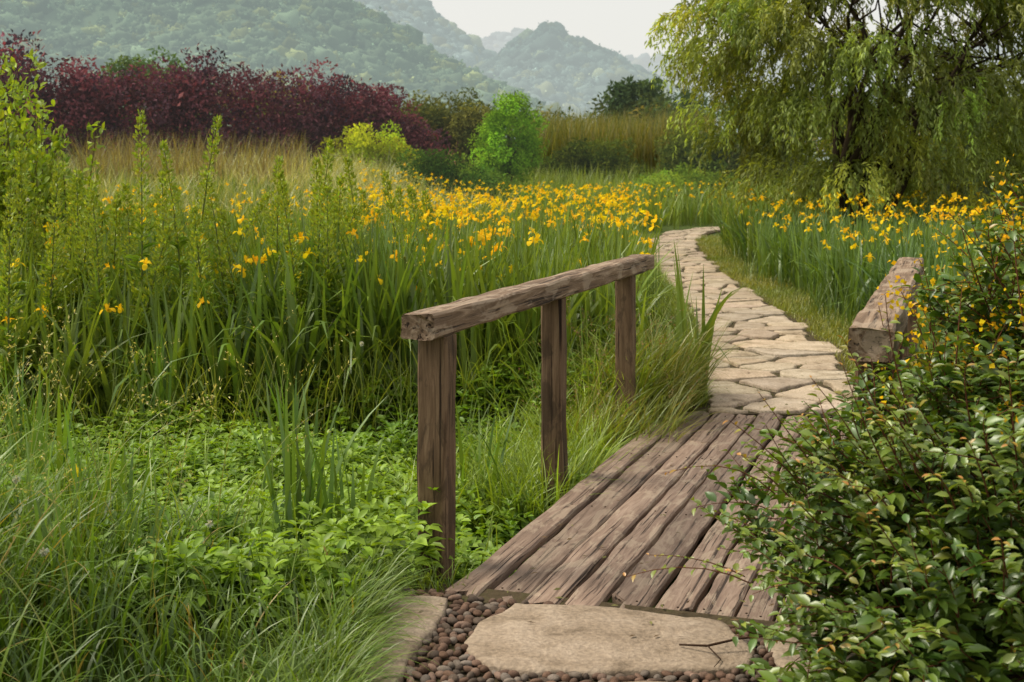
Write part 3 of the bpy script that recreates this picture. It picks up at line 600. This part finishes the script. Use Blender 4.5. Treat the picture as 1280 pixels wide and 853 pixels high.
# ---------------- plume weeds ----------------
b = Batch(); pl = [(P(a, Y0), Y0, 1.5-(c-215)*Y0/1600) for a, c, Y0 in ((178,138,9),(240,150,9.3),(390,178,9),(345,198,9.6),(455,200,10),(505,215,10.5),(285,218,9.2),(100,215,9.5),(60,205,9),(420,222,9.2),(375,220,8.8),(30,180,10),(530,235,11),(205,215,9.8),(325,230,10.4),(10,225,8.5),(398,200,9.3),(232,180,9.1))]
for i in range(36): Y0 = U(8.6, 15); pl.append((U(-.42,-.05)*Y0, Y0, U(1.05,1.45)))
for (x, y, z) in pl:
    g = float(gz(x, y)); H = z-g; lx, ly = N_(.12), N_(.12); axis_ = lambda f: np.stack([x+lx*f**2, y+ly*f**2, g+H*f], -1)
    tube(b, axis_(np.linspace(0, 1, 6)), [.008,.008,.007,.006,.004,.002], (.1,.13,.04), 5)
    n = 650; f = .38+.62*rng.random(n)**.85; r = .13*(1-f)**.6*(.45+.7*np.sin(f*48+x*9)**2)+.009; a = U(0,6.28,n)
    p = axis_(f)+np.stack([np.cos(a)*r, np.sin(a)*r, N_(.01,n)], 1)*U(.3,1,n)[:, None]
    dr = nrm(np.stack([np.cos(a), np.sin(a), U(.6,1.8,n)], 1)); L = U(.02,.04,n)
    inst(b, LF2[0], LF2[1], p, frames(dr, rdir(n)), np.stack([L, L*.5, L], 1), vary((.2,.27,.04), n, .2, .1))
    n = 60; f = .1+.5*rng.random(n); a = U(0,6.28,n); dr = nrm(np.stack([np.cos(a), np.sin(a), U(.1,1.2,n)], 1)); L = U(.08,.16,n)
    inst(b, LF8[0], LF8[1], axis_(f), frames(dr, np.tile([0,0,1.],(n,1))+rdir(n)*.3), np.stack([L, L*.25, L], 1), vary((.12,.2,.03), n, .2))
b.make('tall_flowering_weeds', M_leaf)
b = Batch()
for i in range(150):
    bx = -4.6+N_(.5); by = 11.2+N_(.55); az = U(0,6.28); H = U(1.3,2.6)*math.exp(-((bx+4.7)/1.3)**2)+.1; ln = U(.05,.35)
    f = np.linspace(0, 1, 8); pt = np.stack([bx+math.cos(az)*ln*f**1.5*H*.5, by+math.sin(az)*ln*f**1.5*H*.5, -.05+H*f], 1); tube(b, pt, np.linspace(.012,.003,8), (.09,.08,.04), 5)
    n = 100; f = .15+.85*rng.random(n); p = np.stack([np.interp(f, np.linspace(0,1,8), pt[:,k]) for k in range(3)], 1)+N_(.04,(n,3)); dr = nrm(rdir(n)+np.array([0,0,.8]))
    L = U(.06,.11,n); inst(b, LF8[0], LF8[1], p, frames(dr, rdir(n)+np.array([0,0,.5])), np.stack([L, L*.45, L], 1), vary((.17,.25,.03), n, .2)*(.7+.4*f[:, None]))
b.make('leafy_shrub', M_leaf)

# ---------------- foreground bush ----------------
bush = bpy.data.objects.new('flowering_bush', None); scene.collection.objects.link(bush)
stb = Batch(); lfb = Batch(); flb = Batch()
EL = [(np.array([1.6,3.7,.30]), np.array([1.0,.78,.66]), 1600), (np.array([2.0,3.95,.74]), np.array([.74,.65,.74]), 1000), (np.array([2.4,3.4,.5]), np.array([.8,.8,.8]), 300), (np.array([1.35,3.35,.15]), np.array([.65,.5,.5]), 650)]
LFB = (np.array([[0,0,0],[.08,0,.0],[.3,.4,.1],[.3,0,-.0],[.3,-.4,.1],[.6,.46,.06],[.6,0,-.05],[.6,-.46,.06],[.85,.22,-.05],[.85,0,-.11],[.85,-.22,-.05],[1.02,0,-.2]]),
       np.array([[1,3,2],[1,4,3],[2,3,6],[2,6,5],[3,4,7],[3,7,6],[5,6,9],[5,9,8],[6,7,10],[6,10,9],[8,9,11],[9,10,11]]))
def bloom(e, n, sp=.03):
    q = e+N_(sp,(n,3))*np.array([1,1,1.2]); inst(flb, LF2[0], LF2[1], q, frames(rdir(n), rdir(n)), U(.01,.021,n), np.stack([U(.75,.9,n), U(.42,.6,n), U(.01,.03,n)], 1))
def sprig(p, d, L, nl, ls, col, tipcol, arch=.5, thick=.0022, tipn=3):
    m = 6; f = np.linspace(0, 1, m); side = N_(.15, 3)
    pts = p+np.outer(f, d)*L+np.outer(f**2, np.array([0,0,-arch*L*.3])+side*L)
    tube(stb, pts, np.linspace(thick, thick*.4, m), (.13,.055,.03), 4)
    ff = np.linspace(.02, 1, nl); q = np.stack([np.interp(ff, f, pts[:,k]) for k in range(3)], 1)
    T = nrm(np.gradient(q, axis=0)); Sd = nrm(np.cross(T, np.array([0,0,1.])+N_(.25,3))); sg = np.where(np.arange(nl) % 2, 1, -1)[:, None]
    dr = nrm(T*U(.3,.8,nl)[:, None]+Sd*sg*.9+N_(.25,(nl,3))); nn = nrm(np.array([0,0,1.])+N_(.35,(nl,3))+d*.35)
    S0 = ls*U(.6,1.25,nl)*(1-.45*ff**3); c = vary(col, nl, .18, .06); tf = np.clip((ff-.8)/.2, 0, 1)[:, None]*(tipn/3.); tf = np.clip(tf, 0, 1); c = c*(1-tf)+np.array(tipcol)*tf
    inst(lfb, LFB[0], LFB[1], q, frames(dr, nn), np.stack([S0, S0*U(.42,.6,nl), S0], 1), c)
    return pts[-1]
for (c, r, n) in EL:
    for i in range(n):
        d = rdir(1)[0]; d[2] = abs(d[2]) if rng.random() < .75 else d[2]; rr = U(.5, 1)**.5 if rng.random() < .8 else U(.3,.8)
        p = c+d*r*(rr-.12)*(1+.13*math.sin(d[0]*9+d[1]*7+d[2]*5))
        if p[2] < .02 or p[1] < 2.75: continue
        dirn = nrm(d*.9+np.array([0,0,.4])+N_(.4,3)); tone = rng.random()
        if p[2] < .35: dirn = nrm(dirn+np.array([-.3,-.5,0]))
        col = np.array([.035,.08,.014])*(1-tone)+np.array([.1,.165,.025])*tone
        e = sprig(p, dirn, U(.11,.25), rng.integers(9,15), .058, col, (.3,.18,.04) if rng.random() < .35 else (.2,.25,.04), tipn=rng.choice([0,1,2]))
        if p[2] > .7 and rng.random() < .22: bloom(e, rng.integers(2,9), .022)
        if rng.random() < .06:
            b0 = np.array([c[0]+.1+N_(.15), c[1]+.1+N_(.15), .0]); md = (b0+p)/2+np.array([N_(.06), N_(.06), .12]); tube(stb, [b0, (b0+md)/2+N_(.02,3), md, (md+p)/2+N_(.02,3), p], [.009,.007,.0055,.004,.0025], (.1,.055,.035), 5)
for i in range(95):
    c = EL[1][0]+np.array([U(-.75,.4), U(-.3,.4), 0]); p = np.array([c[0], c[1], .78+.45*ss(1.2,1.8,c[0])+U(-.1,.1)]); d = nrm(np.array([U(-.5,.25), U(-.3,.3), 1]))
    e = sprig(p, d, U(.15,.36), rng.integers(12,20), .042, (.11,.18,.03), (.35,.22,.04), .3, .003)
    if rng.random() < .8: bloom(e, rng.integers(6,24), .035)
for i in range(60):
    d = nrm(np.array([U(-1,.1), U(-1,.2), U(.0,1)])); p = EL[0][0]+d*EL[0][1]*.92; sprig(p, nrm(d+np.array([0,0,.5])), U(.18,.38), 14, .038, (.13,.18,.03), (.33,.17,.05), .8, .0025)
stb.make('stems', M_bark, parent=bush); lfb.make('leaves', M_bush, parent=bush); flb.make('flowers', M_petal, parent=bush)
b = Batch(); tube(b, [(.52,3.98,.03),(.6,3.93,.045),(.7,3.95,.06),(.8,3.9,.09)], [.003,.004,.004,.005], (.05,.03,.02), 5); tube(b, [(.6,3.93,.045),(.63,3.86,.03),(.6,3.8,.03)], [.003,.002,.001], (.05,.03,.02), 4); b.make('fallen_twig', M_bark)

# ---------------- light, world, camera ----------------
w = bpy.data.worlds.new("World"); scene.world = w; w.use_nodes = True; nt = w.node_tree; nt.nodes.clear()
sd = Vector((-.55, .15, .75)).normalized()
sky = nt.nodes.new('ShaderNodeTexSky'); sky.sky_type = 'NISHITA'; sky.sun_disc = False; sky.sun_elevation = math.asin(sd.z); sky.sun_rotation = math.atan2(sd.x, sd.y); sky.dust_density = 4; sky.air_density = 1.2
mx = nt.nodes.new('ShaderNodeMix'); mx.data_type = 'RGBA'; mx.inputs[0].default_value = .85; mx.inputs[7].default_value = (8.4,8.3,7.8,1)
bg = nt.nodes.new('ShaderNodeBackground'); bg.inputs[1].default_value = .112; ow = nt.nodes.new('ShaderNodeOutputWorld')
nt.links.new(sky.outputs[0], mx.inputs[6]); nt.links.new(mx.outputs[2], bg.inputs[0]); nt.links.new(bg.outputs[0], ow.inputs[0])
sl = bpy.data.lights.new('sun', 'SUN'); sl.energy = 4.1; sl.angle = math.radians(20); sl.color = (1,.91,.76); so = bpy.data.objects.new('sun', sl); scene.collection.objects.link(so); so.rotation_euler = sd.to_track_quat('Z', 'Y').to_euler()
cd = bpy.data.cameras.new('camera'); cam = bpy.data.objects.new('camera', cd); scene.collection.objects.link(cam); cam.location = (0,0,1.5); cam.rotation_euler = (math.radians(90), 0, 0)
cd.lens = 45; cd.sensor_width = 36; cd.shift_y = -211.5/1280; cd.clip_end = 6000; cd.clip_start = .05
cd.dof.use_dof = True; cd.dof.focus_distance = 5.6; cd.dof.aperture_fstop = 6.3
scene.camera = cam
scene.view_settings.view_transform = 'Standard'; scene.view_settings.look = 'None'; scene.view_settings.exposure = 0
